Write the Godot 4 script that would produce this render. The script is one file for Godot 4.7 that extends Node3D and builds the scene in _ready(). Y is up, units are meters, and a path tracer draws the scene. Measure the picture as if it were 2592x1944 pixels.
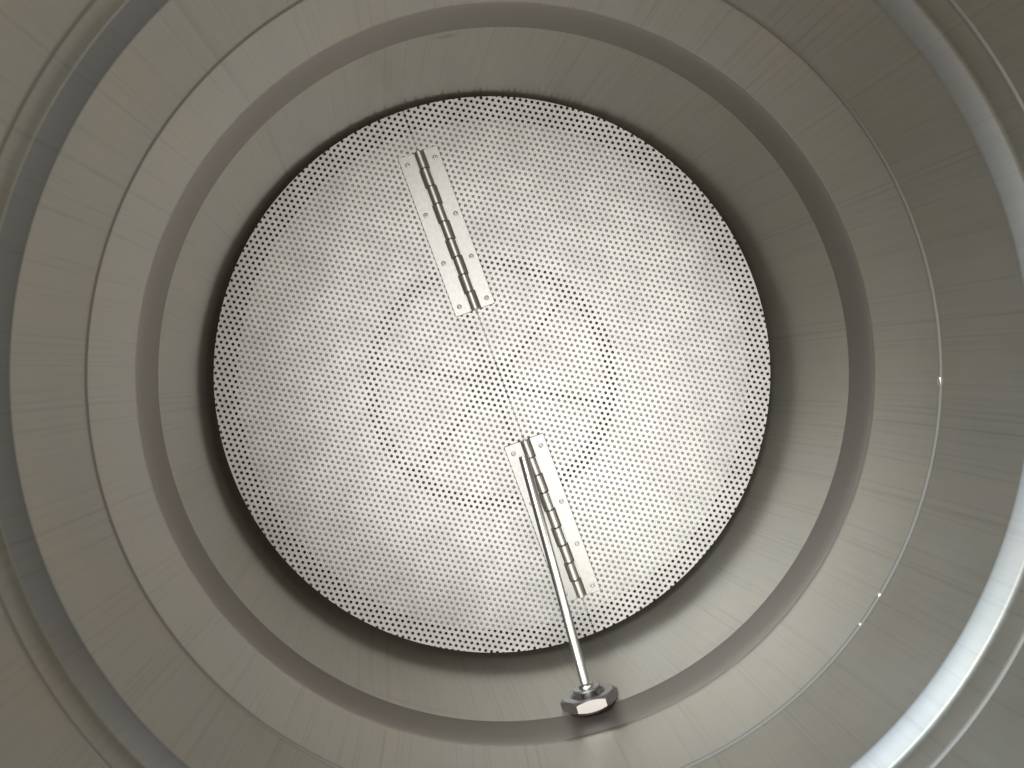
extends Node3D
# The inside of a stainless steel kettle, seen from above: a perforated, hinged
# false bottom, and a temperature probe that comes in through the wall.

const LATTICE_ANGLE := 9.8          # degrees, rows of holes
const PITCH := 0.00409
const HOLE := 0.00110               # hole radius
const PLATE_R := 0.1903
const PLATE_T := 0.0010
const SEAM_GAP := 0.00020
var seam_point := Vector2(0.0038, 0.0)
var seam_dir := Vector2.from_angle(deg_to_rad(LATTICE_ANGLE + 60.0))
var M := {}

func _ready():
	camera_and_light()
	materials()
	kettle()
	false_bottom()
	probe()

# ------------------------------------------------------------------ camera, light
func camera_and_light():
	var cam := Camera3D.new()
	cam.name = "camera"
	add_child(cam)
	cam.fov = 51.4
	cam.near = 0.01
	cam.far = 50.0
	cam.look_at_from_position(Vector3(-0.0019, 0.546, 0.006), Vector3(-0.0019 + 0.0255, -0.454, 0.006 + 0.0009), Vector3(0, 0, -1))
	cam.current = true
	var lens := CameraAttributesPhysical.new()       # a small phone lens, focused on the disc
	lens.frustum_focal_length = 24.93
	lens.frustum_focus_distance = 0.53
	lens.frustum_near = 0.01
	lens.frustum_far = 50.0
	lens.exposure_aperture = 10.0
	cam.attributes = lens
	var we := WorldEnvironment.new()
	we.name = "environment"
	var e := Environment.new()
	e.background_mode = Environment.BG_COLOR
	e.background_color = Color(0.36, 0.35, 0.33)
	e.background_energy_multiplier = 1.0
	e.tonemap_mode = Environment.TONE_MAPPER_LINEAR
	e.tonemap_exposure = 3.9
	e.sdfgi_enabled = true
	e.ssao_enabled = true
	e.ssil_enabled = true
	we.environment = e
	add_child(we)
	lamp("ceiling_lamp", Vector3(0.22, 2.6, 0.22), Vector3(0.22, 0.0, 0.21), Vector2(1.7, 1.7), 1.0, Color(1.0, 0.985, 0.955))
	lamp("ceiling_lamp_001", Vector3(-0.80, 2.2, -1.10), Vector3(0.0, 0.0, 0.0), Vector2(1.2, 0.9), 1.2, Color(1.0, 0.985, 0.95))  # added fill light, unseen, brightens the lower and right walls
	lamp("window", Vector3(-1.20, 1.55, -1.40), Vector3(0.05, 0.25, 0.05), Vector2(1.6, 1.4), 2.7, Color(0.85, 0.935, 1.0))

func lamp(called: String, at: Vector3, to: Vector3, size: Vector2, energy: float, tint: Color):
	var l := AreaLight3D.new()
	l.name = called
	add_child(l)
	l.area_size = size
	l.light_energy = energy
	l.light_color = tint
	l.shadow_enabled = true
	l.area_range = 8.0
	l.look_at_from_position(at, to, Vector3(0, 0, -1))

# ------------------------------------------------------------------ materials
func noise(freq: float, seed_: int, octaves := 3) -> FastNoiseLite:
	var n := FastNoiseLite.new()
	n.seed = seed_
	n.frequency = freq
	n.fractal_octaves = octaves
	n.noise_type = FastNoiseLite.TYPE_SIMPLEX_SMOOTH
	return n

# Brushed steel laid out round a kettle: u goes once round, v runs up the wall.
func wall_maps() -> Array:
	var w := 2048
	var h := 256
	var rng := RandomNumberGenerator.new()
	rng.seed = 71
	var streak := noise(0.11, 5, 4)
	var broad := noise(0.012, 9, 4)
	var hue := noise(0.016, 23, 3)
	var img := Image.create(w, h, false, Image.FORMAT_RGB8)
	var rough := Image.create(w, h, false, Image.FORMAT_RGB8)
	for y in h:
		for x in w:
			var a := TAU * x / w
			var cx := cos(a) * 200.0
			var cy := sin(a) * 200.0
			var s := streak.get_noise_3d(cx * 2.6, cy * 2.6, y * 0.05)
			var b := broad.get_noise_3d(cx, cy, y * 1.3)
			var line := maxf(0.0, streak.get_noise_3d(cx * 7.0 + 400.0, cy * 7.0, y * 0.035) - 0.16)
			var c := hue.get_noise_3d(cx, cy, y * 1.6)
			var g := 0.78 + 0.014 * s + 0.028 * b - 0.13 * line + rng.randf_range(-0.004, 0.004)
			img.set_pixel(x, y, Color(g + 0.012 * c + 0.004, g, g - 0.016 * c - 0.016))
			var r := 0.5 + 0.03 * s + 0.05 * b
			rough.set_pixel(x, y, Color(r, r, r))
	# the lower wall has rub marks of its own: [u, v, length, height, how dark]
	var rubbed: Image = img.duplicate()
	var marks := [[0.717, 0.352, 0.0075, 0.008, 0.20], [0.702, 0.372, 0.022, 0.003, 0.07], [0.735, 0.40, 0.016, 0.003, 0.06], [0.690, 0.338, 0.030, 0.004, 0.05], [0.14, 0.36, 0.02, 0.012, 0.05], [0.30, 0.35, 0.03, 0.010, 0.05], [0.56, 0.37, 0.02, 0.010, 0.05]]
	for k: Array in marks:
		for y in range(int((k[1] - k[3]) * h) - 1, int((k[1] + k[3]) * h) + 2):
			for x in range(int((k[0] - k[2]) * w), int((k[0] + k[2]) * w)):
				var d := Vector2((float(x) / w - k[0]) / k[2], (float(y) / h - k[1]) / k[3]).length()
				var f: float = 1.0 - k[4] * clampf(1.0 - d, 0.0, 1.0) * (0.7 + 0.6 * streak.get_noise_2d(x * 2.0, y * 9.0))
				var c := rubbed.get_pixel(x, y)
				rubbed.set_pixel(x, y, Color(c.r * f, c.g * f, c.b * f))
	return [ImageTexture.create_from_image(img), ImageTexture.create_from_image(rough), ImageTexture.create_from_image(rubbed)]

func steel(albedo: Color, rough: float, metal := 1.0) -> StandardMaterial3D:
	var m := StandardMaterial3D.new()
	m.albedo_color = albedo
	m.metallic = metal
	m.metallic_specular = 0.5
	m.roughness = rough
	return m

func grain(m: StandardMaterial3D, freq: float, seed_: int, lo: float, hi: float, scale: float):
	var t := NoiseTexture2D.new()
	t.width = 512
	t.height = 512
	t.seamless = true
	t.noise = noise(freq, seed_, 4)
	var g := Gradient.new()
	g.set_color(0, Color(lo, lo, lo))
	g.set_color(1, Color(hi, hi, hi))
	t.color_ramp = g
	m.albedo_texture = t
	m.uv1_triplanar = true
	m.uv1_scale = Vector3.ONE * scale

func materials():
	var maps := wall_maps()
	var wall := steel(Color(0.828, 0.808, 0.772), 0.72, 0.84)
	wall.albedo_texture = maps[0]
	wall.roughness_texture = maps[1]
	M.wall = wall
	M.wall_rubbed = wall.duplicate()
	M.wall_rubbed.metallic = 0.65
	M.wall_rubbed.albedo_texture = maps[2]
	M.band = steel(Color(0.64, 0.615, 0.585), 0.48)
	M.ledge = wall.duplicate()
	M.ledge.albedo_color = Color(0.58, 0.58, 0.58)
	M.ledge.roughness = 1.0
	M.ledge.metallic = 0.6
	M.weld = steel(Color(0.58, 0.565, 0.54), 0.85, 0.7)
	M.floor = steel(Color(0.97, 0.968, 0.965), 0.45, 0.3)
	M.frame = steel(Color(0.42, 0.41, 0.405), 0.55, 0.6)  # dark reflections between holes and floor, put into a colour
	M.channel_shade = steel(Color(0.30, 0.265, 0.25), 0.6, 0.5)  # shade of the gap round the disc, put into the colour
	M.grimy_shade = steel(Color(0.40, 0.375, 0.34), 0.6, 0.5)  # hinge gap shade put into the colour, with some brown residue
	M.plate = steel(Color(0.725, 0.725, 0.73), 0.46)
	grain(M.plate, 0.02, 31, 0.92, 1.0, 3.1)
	M.leaf = steel(Color(0.715, 0.715, 0.715), 0.42)
	grain(M.leaf, 0.03, 37, 0.93, 1.0, 17.0)
	M.knuckle = steel(Color(0.80, 0.795, 0.785), 0.42)
	M.rivet = steel(Color(0.68, 0.68, 0.68), 0.40)
	M.rod = steel(Color(0.88, 0.87, 0.865), 0.30)
	M.nut = steel(Color(0.68, 0.665, 0.66), 0.42)
	M.gasket = steel(Color(0.18, 0.035, 0.045), 0.6, 0.0)

# ------------------------------------------------------------------ helpers
func part(called: String, mesh: Mesh, mat: Material, parent: Node) -> MeshInstance3D:
	var o := MeshInstance3D.new()
	o.name = called
	o.mesh = mesh
	o.material_override = mat
	o.cast_shadow = GeometryInstance3D.SHADOW_CASTING_SETTING_ON
	parent.add_child(o, true)
	return o

func thing(called: String, label: String, category: String) -> Node3D:
	var o := Node3D.new()
	o.name = called
	add_child(o, true)
	o.set_meta("label", label)
	o.set_meta("category", category)
	return o

# A triangle list with its own normals and texture coordinates.
class Tris:
	var v := PackedVector3Array()
	var n := PackedVector3Array()
	var t := PackedVector2Array()
	func tri(a: Vector3, b: Vector3, c: Vector3, na: Vector3, nb: Vector3, nc: Vector3, ta := Vector2.ZERO, tb := Vector2.ZERO, tc := Vector2.ZERO):
		if (c - a).cross(b - a).dot(na + nb + nc) < 0.0:
			v.append(a); v.append(c); v.append(b)
			n.append(na); n.append(nc); n.append(nb)
			t.append(ta); t.append(tc); t.append(tb)
		else:
			v.append(a); v.append(b); v.append(c)
			n.append(na); n.append(nb); n.append(nc)
			t.append(ta); t.append(tb); t.append(tc)
	func flat(a: Vector3, b: Vector3, c: Vector3, out: Vector3):
		var k := (b - a).cross(c - a).normalized()
		if k.dot(out) < 0.0:
			k = -k
		tri(a, b, c, k, k, k)
	func quad(a: Vector3, b: Vector3, c: Vector3, d: Vector3, out: Vector3):
		flat(a, b, c, out)
		flat(a, c, d, out)
	func mesh() -> ArrayMesh:
		var arr := []
		arr.resize(Mesh.ARRAY_MAX)
		arr[Mesh.ARRAY_VERTEX] = v
		arr[Mesh.ARRAY_NORMAL] = n
		arr[Mesh.ARRAY_TEX_UV] = t
		var m := ArrayMesh.new()
		m.add_surface_from_arrays(Mesh.PRIMITIVE_TRIANGLES, arr)
		return m

# Turns a profile of (radius, height) about the y axis. Normals lie to the left of
# the way the profile runs (side = 1) or to the right (side = -1); corners sharper
# than 40 degrees stay sharp.
func lathe(profile: Array, segments: int, side := 1.0, wobble := 0.0) -> ArrayMesh:
	var g := Tris.new()
	var count := profile.size()
	var seg_n := []
	var run := [0.0]
	for i in count - 1:
		var d: Vector2 = profile[i + 1] - profile[i]
		run.append(run[i] + d.length())
		var k := d.normalized()
		seg_n.append(Vector2(-k.y, k.x) * side)
	for i in count - 1:
		var n0: Vector2 = seg_n[i]
		var n1: Vector2 = seg_n[i]
		if i > 0 and n0.dot(seg_n[i - 1]) > 0.76:
			n0 = (n0 + seg_n[i - 1]).normalized()
		if i < count - 2 and n1.dot(seg_n[i + 1]) > 0.76:
			n1 = (n1 + seg_n[i + 1]).normalized()
		var p0: Vector2 = profile[i]
		var p1: Vector2 = profile[i + 1]
		for k in segments:
			var a0 := TAU * k / segments
			var a1 := TAU * (k + 1) / segments
			var w0 := 1.0 + wobble * sin(a0 * 3.0 + 0.7) + wobble * 0.6 * sin(a0 * 7.0 + 2.0)
			var w1 := 1.0 + wobble * sin(a1 * 3.0 + 0.7) + wobble * 0.6 * sin(a1 * 7.0 + 2.0)
			var c0 := Vector3(cos(a0), 0, sin(a0))
			var c1 := Vector3(cos(a1), 0, sin(a1))
			var up := Vector3.UP
			var e0 := off_axis(p0.y) if wobble > 0.0 else Vector3.ZERO
			var e1 := off_axis(p1.y) if wobble > 0.0 else Vector3.ZERO
			var v00 := e0 + c0 * p0.x * w0 + up * p0.y
			var v01 := e0 + c1 * p0.x * w1 + up * p0.y
			var v10 := e1 + c0 * p1.x * w0 + up * p1.y
			var v11 := e1 + c1 * p1.x * w1 + up * p1.y
			var m00 := c0 * n0.x + up * n0.y
			var m01 := c1 * n0.x + up * n0.y
			var m10 := c0 * n1.x + up * n1.y
			var m11 := c1 * n1.x + up * n1.y
			var t00 := Vector2(float(k) / segments, run[i] / 0.36)
			var t01 := Vector2(float(k + 1) / segments, run[i] / 0.36)
			var t10 := Vector2(float(k) / segments, run[i + 1] / 0.36)
			var t11 := Vector2(float(k + 1) / segments, run[i + 1] / 0.36)
			if p0.x > 1e-6:
				g.tri(v00, v01, v11, m00, m01, m11, t00, t01, t11)
			if p1.x > 1e-6:
				g.tri(v00, v11, v10, m00, m11, m10, t00, t11, t10)
	return g.mesh()

# The kettle's rounds do not sit quite on one axis: how far each height is off it.
func off_axis(y: float) -> Vector3:
	var at := [-0.040, 0.0, 0.083, 0.170, 0.235, 0.36]
	var x := [-0.0062, -0.0056, 0.0026, 0.0014, 0.0, 0.0]
	var z := [0.0028, 0.0028, 0.0004, 0.0, 0.0, 0.0]
	for i in at.size() - 1:
		if y <= at[i + 1]:
			var f: float = clampf((y - at[i]) / (at[i + 1] - at[i]), 0.0, 1.0)
			return Vector3(lerpf(x[i], x[i + 1], f), 0, lerpf(z[i], z[i + 1], f))
	return Vector3.ZERO

# A box with bevelled upper edges, lying on y = 0 .. height.
func slab(lx: float, lz: float, height: float, bevel: float) -> ArrayMesh:
	var g := Tris.new()
	var lo := []
	var mid := []
	var top := []
	for s in [Vector2(-1, -1), Vector2(1, -1), Vector2(1, 1), Vector2(-1, 1)]:
		lo.append(Vector3(s.x * lx / 2, 0, s.y * lz / 2))
		mid.append(Vector3(s.x * lx / 2, height - bevel, s.y * lz / 2))
		top.append(Vector3(s.x * (lx / 2 - bevel), height, s.y * (lz / 2 - bevel)))
	for i in 4:
		var j := (i + 1) % 4
		var out: Vector3 = lo[i] + lo[j]
		g.quad(lo[i], lo[j], mid[j], mid[i], out)
		g.quad(mid[i], mid[j], top[j], top[i], out.normalized() + Vector3.UP)
	g.quad(top[0], top[1], top[2], top[3], Vector3.UP)
	g.quad(lo[0], lo[1], lo[2], lo[3], Vector3.DOWN)
	return g.mesh()

# ------------------------------------------------------------------ kettle
func kettle():
	var k := thing("steel_kettle", "round stainless steel kettle with stepped brushed walls around the perforated disc", "kettle")
	k.position = Vector3(0.0048, 0.0, 0.0005)
	var up := Vector3(0.078, 1.0, 0.020).normalized()
	var right := Vector3(1, 0, 0)
	right = (right - up * right.dot(up)).normalized()
	k.basis = Basis(right, up, right.cross(up))
	var seg := 256
	var fl := part("kettle_floor", lathe([Vector2(0, -0.0134), Vector2(0.1785, -0.0134), Vector2(0.1786, -0.0150)], 128, 1.0), M.floor, k)
	var gap := part("shade_channel", lathe([Vector2(0.1786, -0.0150), Vector2(0.1788, -0.0270), Vector2(0.1900, -0.0290), Vector2(0.2080, -0.0275)], 128, 1.0), M.channel_shade, k)  # added channel, deep and dark-coloured to give the shade round the disc
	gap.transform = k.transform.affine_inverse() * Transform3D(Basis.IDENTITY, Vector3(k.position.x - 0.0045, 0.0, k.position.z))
	fl.transform = k.transform.affine_inverse() * Transform3D(Basis.IDENTITY, Vector3(k.position.x - 0.0045, 0.0, k.position.z))
	part("wall", lathe([Vector2(0.1952, -0.050), Vector2(0.1958, 0.0), Vector2(0.1988, 0.040), Vector2(0.2016, 0.0830)], seg, 1.0, 0.0005), M.wall_rubbed, k)
	# the step, a shallow cone that opens upwards and rolls over into the next wall
	part("step_band", lathe([Vector2(0.2016, 0.0830), Vector2(0.2030, 0.0880), Vector2(0.2045, 0.0960), Vector2(0.2056, 0.1020), Vector2(0.2055, 0.1045), Vector2(0.2047, 0.1062)], seg, 1.0, 0.0005), M.band, k)
	part("wall", lathe([Vector2(0.2047, 0.1062), Vector2(0.2041, 0.1085), Vector2(0.2039, 0.112), Vector2(0.2036, 0.1675)], seg, 1.0, 0.0005), M.wall, k)
	part("weld_bead", lathe([Vector2(0.2036, 0.1675), Vector2(0.2034, 0.1679), Vector2(0.2031, 0.1686), Vector2(0.2030, 0.1692), Vector2(0.2032, 0.1700), Vector2(0.2035, 0.1706)], seg, 1.0, 0.0005), M.weld, k)
	part("wall", lathe([Vector2(0.2035, 0.1706), Vector2(0.2037, 0.172), Vector2(0.2037, 0.2295), Vector2(0.2038, 0.2310)], seg, 1.0, 0.0005), M.wall, k)
	part("ledge", lathe([Vector2(0.2038, 0.2310), Vector2(0.2043, 0.2320), Vector2(0.2080, 0.2362), Vector2(0.2100, 0.2380)], seg, 1.0, 0.0006), M.ledge, k)
	part("wall", lathe([Vector2(0.2100, 0.2380), Vector2(0.2108, 0.2392), Vector2(0.2110, 0.2410), Vector2(0.2110, 0.2508)], seg, 1.0, 0.0006), M.wall, k)
	part("weld_bead", lathe([Vector2(0.2110, 0.2508), Vector2(0.2108, 0.2513), Vector2(0.2106, 0.2520), Vector2(0.2108, 0.2527), Vector2(0.2111, 0.2532)], seg, 1.0, 0.0006), M.weld, k)
	part("wall", lathe([Vector2(0.2111, 0.2532), Vector2(0.2113, 0.256), Vector2(0.2115, 0.300), Vector2(0.2115, 0.350)], seg, 1.0, 0.0006), M.wall, k)
	var rim := []
	for i in 13:
		var a := PI * i / 12.0
		rim.append(Vector2(0.2150 - 0.0035 * cos(a), 0.350 + 0.0035 * sin(a)))
	part("rolled_rim", lathe(rim, seg, 1.0, 0.0006), M.weld, k)
	part("outer_wall", lathe([Vector2(0.2185, 0.350), Vector2(0.2185, -0.070), Vector2(0.2150, -0.074), Vector2(0.0, -0.074)], 128, 1.0), M.wall, k)
	# tack marks on the weld that catch the light
	var rng := RandomNumberGenerator.new()
	rng.seed = 12
	for deg in [0.4, 32.1, 37.0]:
		var a: float = deg_to_rad(deg)
		var s := SphereMesh.new()
		s.radius = 0.0011
		s.height = 0.0022
		s.radial_segments = 12
		s.rings = 6
		var o := part("weld_tack", s, M.rod, k)
		o.position = Vector3(cos(a) * 0.2031 + 0.0014, 0.1692, sin(a) * 0.2031)
		o.scale = Vector3(0.5, 1.0, 1.0 + rng.randf() * 1.6)
		o.rotation.y = -a

# ------------------------------------------------------------------ false bottom
func plate_height(p: Vector2) -> float:
	return 0.00016 * sin(p.x * 31.0 + 1.1) * cos(p.y * 24.0 + 0.4) + 0.00010 * sin(p.x * 58.0 - p.y * 41.0 + 2.0)

func plate_normal(p: Vector2) -> Vector3:
	var e := 0.0005
	var dx := (plate_height(p + Vector2(e, 0)) - plate_height(p - Vector2(e, 0))) / (2.0 * e)
	var dz := (plate_height(p + Vector2(0, e)) - plate_height(p - Vector2(0, e))) / (2.0 * e)
	return Vector3(-dx, 1.0, -dz).normalized()

func clip(poly: PackedVector2Array, at: Vector2, out: Vector2) -> PackedVector2Array:
	var r := PackedVector2Array()
	for i in poly.size():
		var a := poly[i]
		var b := poly[(i + 1) % poly.size()]
		var da := (a - at).dot(out)
		var db := (b - at).dot(out)
		if da <= 0.0:
			r.append(a)
		if (da < 0.0 and db > 0.0) or (da > 0.0 and db < 0.0):
			r.append(a.lerp(b, da / (da - db)))
	return r

# One half of the disc, to one side of the seam (side = 1 or -1). Every hole is open.
func half_plate(side: float) -> ArrayMesh:
	var g := Tris.new()
	var across := Vector2(-seam_dir.y, seam_dir.x) * side      # points into this half
	var ex := Vector2.from_angle(deg_to_rad(LATTICE_ANGLE)) * PITCH
	var ey := seam_dir * PITCH
	var corner := PITCH / sqrt(3.0)
	var hexa := []
	var round_ := []
	for k in 6:
		hexa.append(Vector2.from_angle(deg_to_rad(LATTICE_ANGLE + 30.0 + 60.0 * k)) * corner)
	for k in 12:
		round_.append(Vector2.from_angle(deg_to_rad(LATTICE_ANGLE + 30.0 + 30.0 * k)) * HOLE)
	var tris := []
	for k in 6:
		var j := (k + 1) % 6
		var h0: Vector2 = round_[2 * k]
		var h1: Vector2 = round_[2 * k + 1]
		var h2: Vector2 = round_[(2 * k + 2) % 12]
		tris.append(PackedVector2Array([hexa[k], h0, h1]))
		tris.append(PackedVector2Array([hexa[k], h1, hexa[j]]))
		tris.append(PackedVector2Array([hexa[j], h1, h2]))
	var down := Vector3(0, -PLATE_T, 0)
	var span := int(PLATE_R / PITCH * 1.3) + 3
	for i in range(-span, span + 1):
		for j in range(-span, span + 1):
			var c := seam_point + ex * i + ey * j
			var depth := (c - seam_point).dot(across)
			if c.length() > PLATE_R + corner or depth < -corner:
				continue
			var at_rim := c.length() > PLATE_R - corner
			var at_seam := depth < corner + SEAM_GAP
			var rim_out := c.normalized()
			var n := plate_normal(c)
			for t: PackedVector2Array in tris:
				var poly := PackedVector2Array([t[0] + c, t[1] + c, t[2] + c])
				if at_rim:
					poly = clip(poly, rim_out * PLATE_R, rim_out)
				if at_seam:
					poly = clip(poly, seam_point + across * SEAM_GAP, -across)
				if poly.size() < 3:
					continue
				var v := []
				for q in poly:
					v.append(Vector3(q.x, plate_height(q), q.y))
				for k in range(1, poly.size() - 1):
					g.tri(v[0], v[k], v[k + 1], n, n, n)
					g.tri(v[0] + down, v[k] + down, v[k + 1] + down, -n, -n, -n)
				if at_rim or at_seam:
					for k in poly.size():
						var q0 := poly[k]
						var q1 := poly[(k + 1) % poly.size()]
						var a: Vector3 = v[k]
						var b: Vector3 = v[(k + 1) % poly.size()]
						if at_rim and absf(q0.dot(rim_out) - PLATE_R) < 1e-6 and absf(q1.dot(rim_out) - PLATE_R) < 1e-6 and a.distance_to(b) > 1e-6:
							g.quad(a, b, b + down, a + down, Vector3(rim_out.x, 0, rim_out.y))
						if at_seam and absf((q0 - seam_point).dot(across) - SEAM_GAP) < 1e-6 and absf((q1 - seam_point).dot(across) - SEAM_GAP) < 1e-6 and a.distance_to(b) > 1e-6:
							g.quad(a, b, b + down, a + down, Vector3(-across.x, 0, -across.y))
			for k in 12:
				var h0: Vector2 = c + round_[k]
				var h1: Vector2 = c + round_[(k + 1) % 12]
				if at_rim and (h0.dot(rim_out) > PLATE_R or h1.dot(rim_out) > PLATE_R):
					continue
				if at_seam and ((h0 - seam_point).dot(across) < SEAM_GAP or (h1 - seam_point).dot(across) < SEAM_GAP):
					continue
				var a := Vector3(h0.x, plate_height(h0), h0.y)
				var b := Vector3(h1.x, plate_height(h1), h1.y)
				var na := Vector3(c.x - h0.x, 0, c.y - h0.y).normalized()
				var nb := Vector3(c.x - h1.x, 0, c.y - h1.y).normalized()
				g.tri(a, b, b + down, na, nb, nb)
				g.tri(a, b + down, a + down, na, nb, na)
	return g.mesh()

func false_bottom():
	var f := thing("perforated_false_bottom", "round perforated steel false bottom in two hinged halves on the kettle floor", "false bottom")
	part("half_plate", half_plate(1.0), M.plate, f)
	part("half_plate", half_plate(-1.0), M.plate, f)
	part("moire_frame", moire_mesh(), M.frame, f)  # added shape that draws the reflected hole pattern
	for s in [-0.1043, 0.1049]:
		hinge(f, seam_point + seam_dir * s, 0.1145, s > 0.0)

# Added ring, hub and six spokes, imitating the dark moire seen through the holes.
func moire_mesh() -> ArrayMesh:
	var st := SurfaceTool.new()
	st.begin(Mesh.PRIMITIVE_TRIANGLES)
	var mid := Vector3(-0.002, 0, 0.006)
	var y0 := -0.0080
	var y1 := -0.0035
	var ring := lathe([Vector2(0.0800, y0), Vector2(0.0800, y1), Vector2(0.0870, y1), Vector2(0.0870, y0), Vector2(0.0800, y0)], 72, 1.0)
	st.append_from(ring, 0, Transform3D(Basis.IDENTITY, mid))
	var hub := lathe([Vector2(0.0, y1), Vector2(0.0185, y1), Vector2(0.0185, y0), Vector2(0.0, y0)], 6, 1.0)
	st.append_from(hub, 0, Transform3D(Basis(Vector3.UP, -deg_to_rad(LATTICE_ANGLE)), mid))
	for k in 6:
		var a := deg_to_rad(LATTICE_ANGLE + 60.0 * k)
		var bar := slab(0.0610, 0.0042, 0.0040, 0.0004)
		st.append_from(bar, 0, Transform3D(Basis(Vector3.UP, -a), mid + Vector3(cos(a) * 0.0490, -0.0078, sin(a) * 0.0490)))
	return st.commit()

# A piano hinge: pin, two leaves cut back round the knuckles, nine knuckles, eight rivets.
# In the hinge's own axes z runs along the pin and x across it.
func hinge(f: Node3D, at: Vector2, length: float, lifted: bool):
	var knuckles := 9
	var step := length / knuckles
	var pin_y := 0.0027
	var pin := CylinderMesh.new()
	pin.top_radius = 0.0009
	pin.bottom_radius = 0.0009
	pin.height = length + 0.0008
	pin.radial_segments = 12
	var holder := Transform3D(Basis(Vector3.UP, -seam_dir.angle() + PI / 2.0), Vector3(at.x, 0.0, at.y))
	var h := part("hinge", pin, M.knuckle, f)
	var lie := Basis(Vector3.RIGHT, PI / 2.0)
	h.transform = holder * Transform3D(lie, Vector3(0, pin_y, 0))
	var back := Transform3D(lie, Vector3(0, pin_y, 0)).affine_inverse()
	for side in [-1.0, 1.0]:
		var g := Tris.new()
		var y0 := 0.00035 if not lifted else 0.0007
		var y1 := y0 + 0.0011
		var b := 0.00022
		var inner := 0.0037
		var outer := 0.0146 if side < 0.0 else 0.0137
		var lz := length / 2.0
		# the flat of the leaf
		leaf_box(g, side * inner, side * outer, -lz, lz, y0, y1, b)
		# the tabs that roll up into this leaf's own knuckles
		for k in knuckles:
			if (k % 2 == 0) != (side < 0.0):
				continue
			var z0 := -lz + step * k + 0.0003
			var z1 := -lz + step * (k + 1) - 0.0003
			leaf_box(g, side * 0.0030, side * (inner + 0.0004), z0, z1, y0, y1 - 0.0001, 0.00018)
		var leaf := part("leaf", g.mesh(), M.leaf, h)
		leaf.transform = back
		leaf.transform = back * Transform3D(Basis(Vector3.BACK, side * (0.006 if lifted else 0.002)), Vector3.ZERO)
		var places := [0.055, 0.37, 0.675, 0.95] if side < 0.0 else [0.065, 0.42, 0.69, 0.955]
		for p in places:
			var prof := [Vector2(0.0017, 0.0), Vector2(0.0016, 0.00018), Vector2(0.0013, 0.0003), Vector2(0.0009, 0.00034), Vector2(0.0007, 0.00018), Vector2(0.0, 0.00016)]
			var r := part("rivet", lathe(prof, 16, -1.0), M.rivet, h)
			r.transform = back * Transform3D(Basis.IDENTITY, Vector3(side * (inner + (outer - inner) * 0.58), y1 + (0.00004 if not lifted else 0.00008), -lz + length * p))
	var gap_shade := Tris.new()
	leaf_box(gap_shade, -0.0042, 0.0042, -length / 2.0 + 0.0002, length / 2.0 - 0.0002, 0.0001, 0.0003, 0.00005)
	var gut := part("gap_shade", gap_shade.mesh(), M.grimy_shade, h)  # dark strip stands in for the shade between leaves and knuckles
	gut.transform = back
	for k in knuckles:
		var rr := 0.00255
		var hl := step / 2.0 - 0.00035
		var prof := [Vector2(0.0, -hl), Vector2(rr - 0.0003, -hl), Vector2(rr, -hl + 0.0003), Vector2(rr, hl - 0.0003), Vector2(rr - 0.0003, hl), Vector2(0.0, hl)]
		var o := part("knuckle", lathe(prof, 24, -1.0), M.knuckle, h)
		o.transform = back * Transform3D(lie, Vector3(0, pin_y, -length / 2.0 + step * (k + 0.5)))

func leaf_box(g: Tris, xa: float, xb: float, z0: float, z1: float, y0: float, y1: float, b: float):
	var x0 := minf(xa, xb)
	var x1 := maxf(xa, xb)
	var lo := [Vector3(x0, y0, z0), Vector3(x1, y0, z0), Vector3(x1, y0, z1), Vector3(x0, y0, z1)]
	var mid := []
	var top := []
	var c := Vector3((x0 + x1) / 2, y1, (z0 + z1) / 2)
	for p: Vector3 in lo:
		mid.append(Vector3(p.x, y1 - b, p.z))
		top.append(Vector3(p.x - signf(p.x - c.x) * b, y1, p.z - signf(p.z - c.z) * b))
	for i in 4:
		var j := (i + 1) % 4
		var out: Vector3 = (lo[i] + lo[j]) / 2.0 - c
		out.y = 0.0
		g.quad(lo[i], lo[j], mid[j], mid[i], out)
		g.quad(mid[i], mid[j], top[j], top[i], out.normalized() + Vector3.UP)
	g.quad(top[0], top[1], top[2], top[3], Vector3.UP)
	g.quad(lo[0], lo[1], lo[2], lo[3], Vector3.DOWN)

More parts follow.
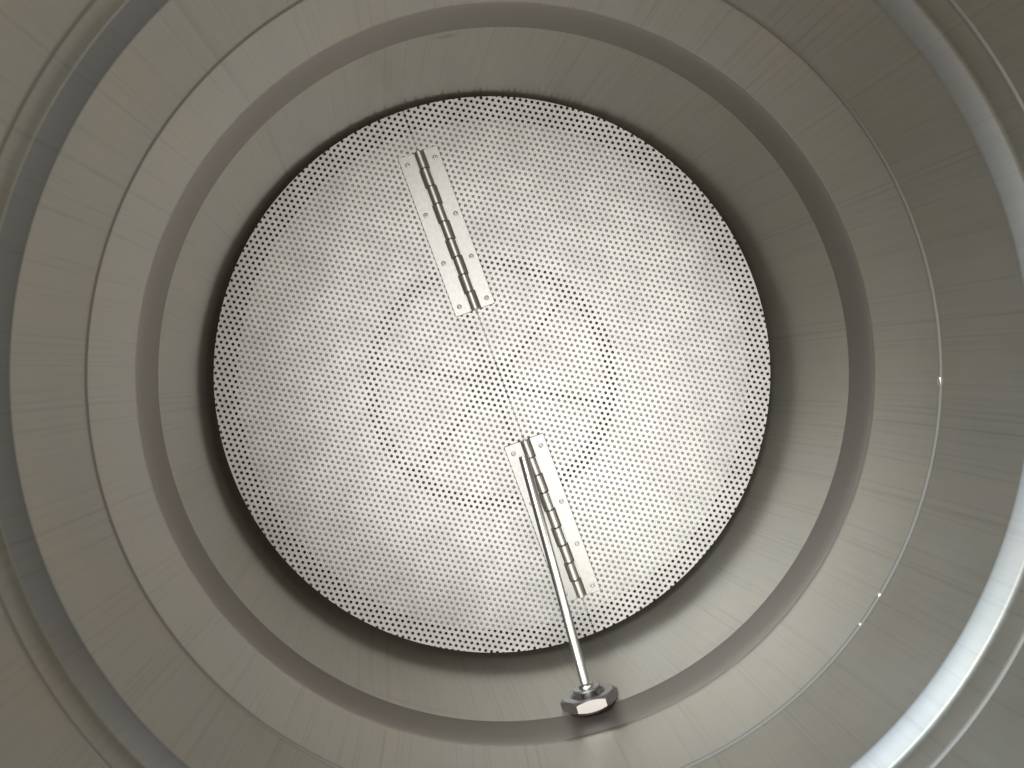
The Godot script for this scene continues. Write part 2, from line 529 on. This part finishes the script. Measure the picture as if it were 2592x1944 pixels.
# ------------------------------------------------------------------ probe
# In the probe's own axes y runs along the rod, from the wall inwards; -z faces up.
func probe():
	var p := thing("temperature_probe", "thin polished steel probe rod held in the kettle wall by a large hex nut", "temperature probe")
	var face := Vector3(0.0544, 0.068, 0.1865)
	var tip := Vector3(0.0175, 0.054, 0.0508)
	var along := (tip - face).normalized()
	var up := (Vector3.UP - along * along.y).normalized()
	var b := Basis()
	b.y = along
	b.z = -up
	b.x = b.y.cross(b.z)
	var thick := 0.0068
	p.transform = Transform3D(b, face - along * (thick + 0.0055))
	var length := face.distance_to(tip) + thick + 0.0055
	var r := 0.0030
	part("rod", lathe([Vector2(r, -0.02), Vector2(r, length - 0.0008), Vector2(r - 0.0003, length - 0.0002), Vector2(r - 0.0009, length), Vector2(0, length)], 32, -1.0), M.rod, p)
	# nut: a hexagon with a flat turned up, chamfered corners and a countersunk bore
	part("hex_nut", nut_mesh(0.0152, thick, 0.0095), M.nut, p)
	part("flange", lathe([Vector2(0.0046, thick - 0.0040), Vector2(0.0046, thick + 0.0020), Vector2(0.0078, thick + 0.0022), Vector2(0.0083, thick + 0.0026), Vector2(0.0083, thick + 0.0032), Vector2(0.0079, thick + 0.0036), Vector2(0.0030, thick + 0.0038)], 40, -1.0), M.leaf, p)
	part("collar", lathe([Vector2(0.0046, thick + 0.0038), Vector2(0.0045, thick + 0.0048), Vector2(0.0038, thick + 0.0056), Vector2(0.0030, thick + 0.0062)], 32, -1.0), M.rod, p)
	part("gasket", lathe([Vector2(0.0100, -0.0014), Vector2(0.0146, -0.0014), Vector2(0.0150, -0.0011), Vector2(0.0151, -0.0007), Vector2(0.0148, -0.0002), Vector2(0.0100, -0.0002)], 48, -1.0), M.gasket, p)

func nut_mesh(flat_r: float, t: float, bore: float) -> ArrayMesh:
	var g := Tris.new()
	var n := 96
	var corner := flat_r / cos(PI / 6.0)
	var ring := []
	for i in n:
		var a := TAU * i / n
		# a flat faces -z
		var m := fposmod(a + PI / 2.0 + PI / 6.0, PI / 3.0) - PI / 6.0
		ring.append([Vector2.from_angle(a), flat_r / cos(m)])
	var cham := flat_r * 1.01
	for i in n:
		var j := (i + 1) % n
		var d0: Vector2 = ring[i][0]
		var d1: Vector2 = ring[j][0]
		var r0: float = ring[i][1]
		var r1: float = ring[j][1]
		var out := Vector3(d0.x + d1.x, 0, d0.y + d1.y)
		var drop0 := maxf(0.0, r0 - cham) * 0.55
		var drop1 := maxf(0.0, r1 - cham) * 0.55
		var q := func(d: Vector2, rad: float, y: float) -> Vector3: return Vector3(d.x * rad, y, d.y * rad)
		var i0 := minf(r0, cham) - 0.0002
		var i1 := minf(r1, cham) - 0.0002
		g.quad(q.call(d0, r0, drop0), q.call(d1, r1, drop1), q.call(d1, r1, t - drop1 - 0.0002), q.call(d0, r0, t - drop0 - 0.0002), out)
		g.quad(q.call(d0, r0, t - drop0 - 0.0002), q.call(d1, r1, t - drop1 - 0.0002), q.call(d1, i1, t), q.call(d0, i0, t), out + Vector3.UP * 0.02)
		g.quad(q.call(d0, i0, t), q.call(d1, i1, t), q.call(d1, bore + 0.0012, t), q.call(d0, bore + 0.0012, t), Vector3.UP)
		g.quad(q.call(d0, bore + 0.0012, t), q.call(d1, bore + 0.0012, t), q.call(d1, bore, t - 0.0012), q.call(d0, bore, t - 0.0012), -out + Vector3.UP * 0.02)
		g.quad(q.call(d0, bore, t - 0.0012), q.call(d1, bore, t - 0.0012), q.call(d1, bore - 0.0008, t - 0.0040), q.call(d0, bore - 0.0008, t - 0.0040), -out)
		g.quad(q.call(d0, bore - 0.0008, t - 0.0040), q.call(d1, bore - 0.0008, t - 0.0040), q.call(d1, 0.002, t - 0.0040), q.call(d0, 0.002, t - 0.0040), Vector3.UP)
		g.quad(q.call(d0, r0, drop0), q.call(d1, r1, drop1), q.call(d1, 0.002, 0.0), q.call(d0, 0.002, 0.0), Vector3.DOWN)
	return g.mesh()
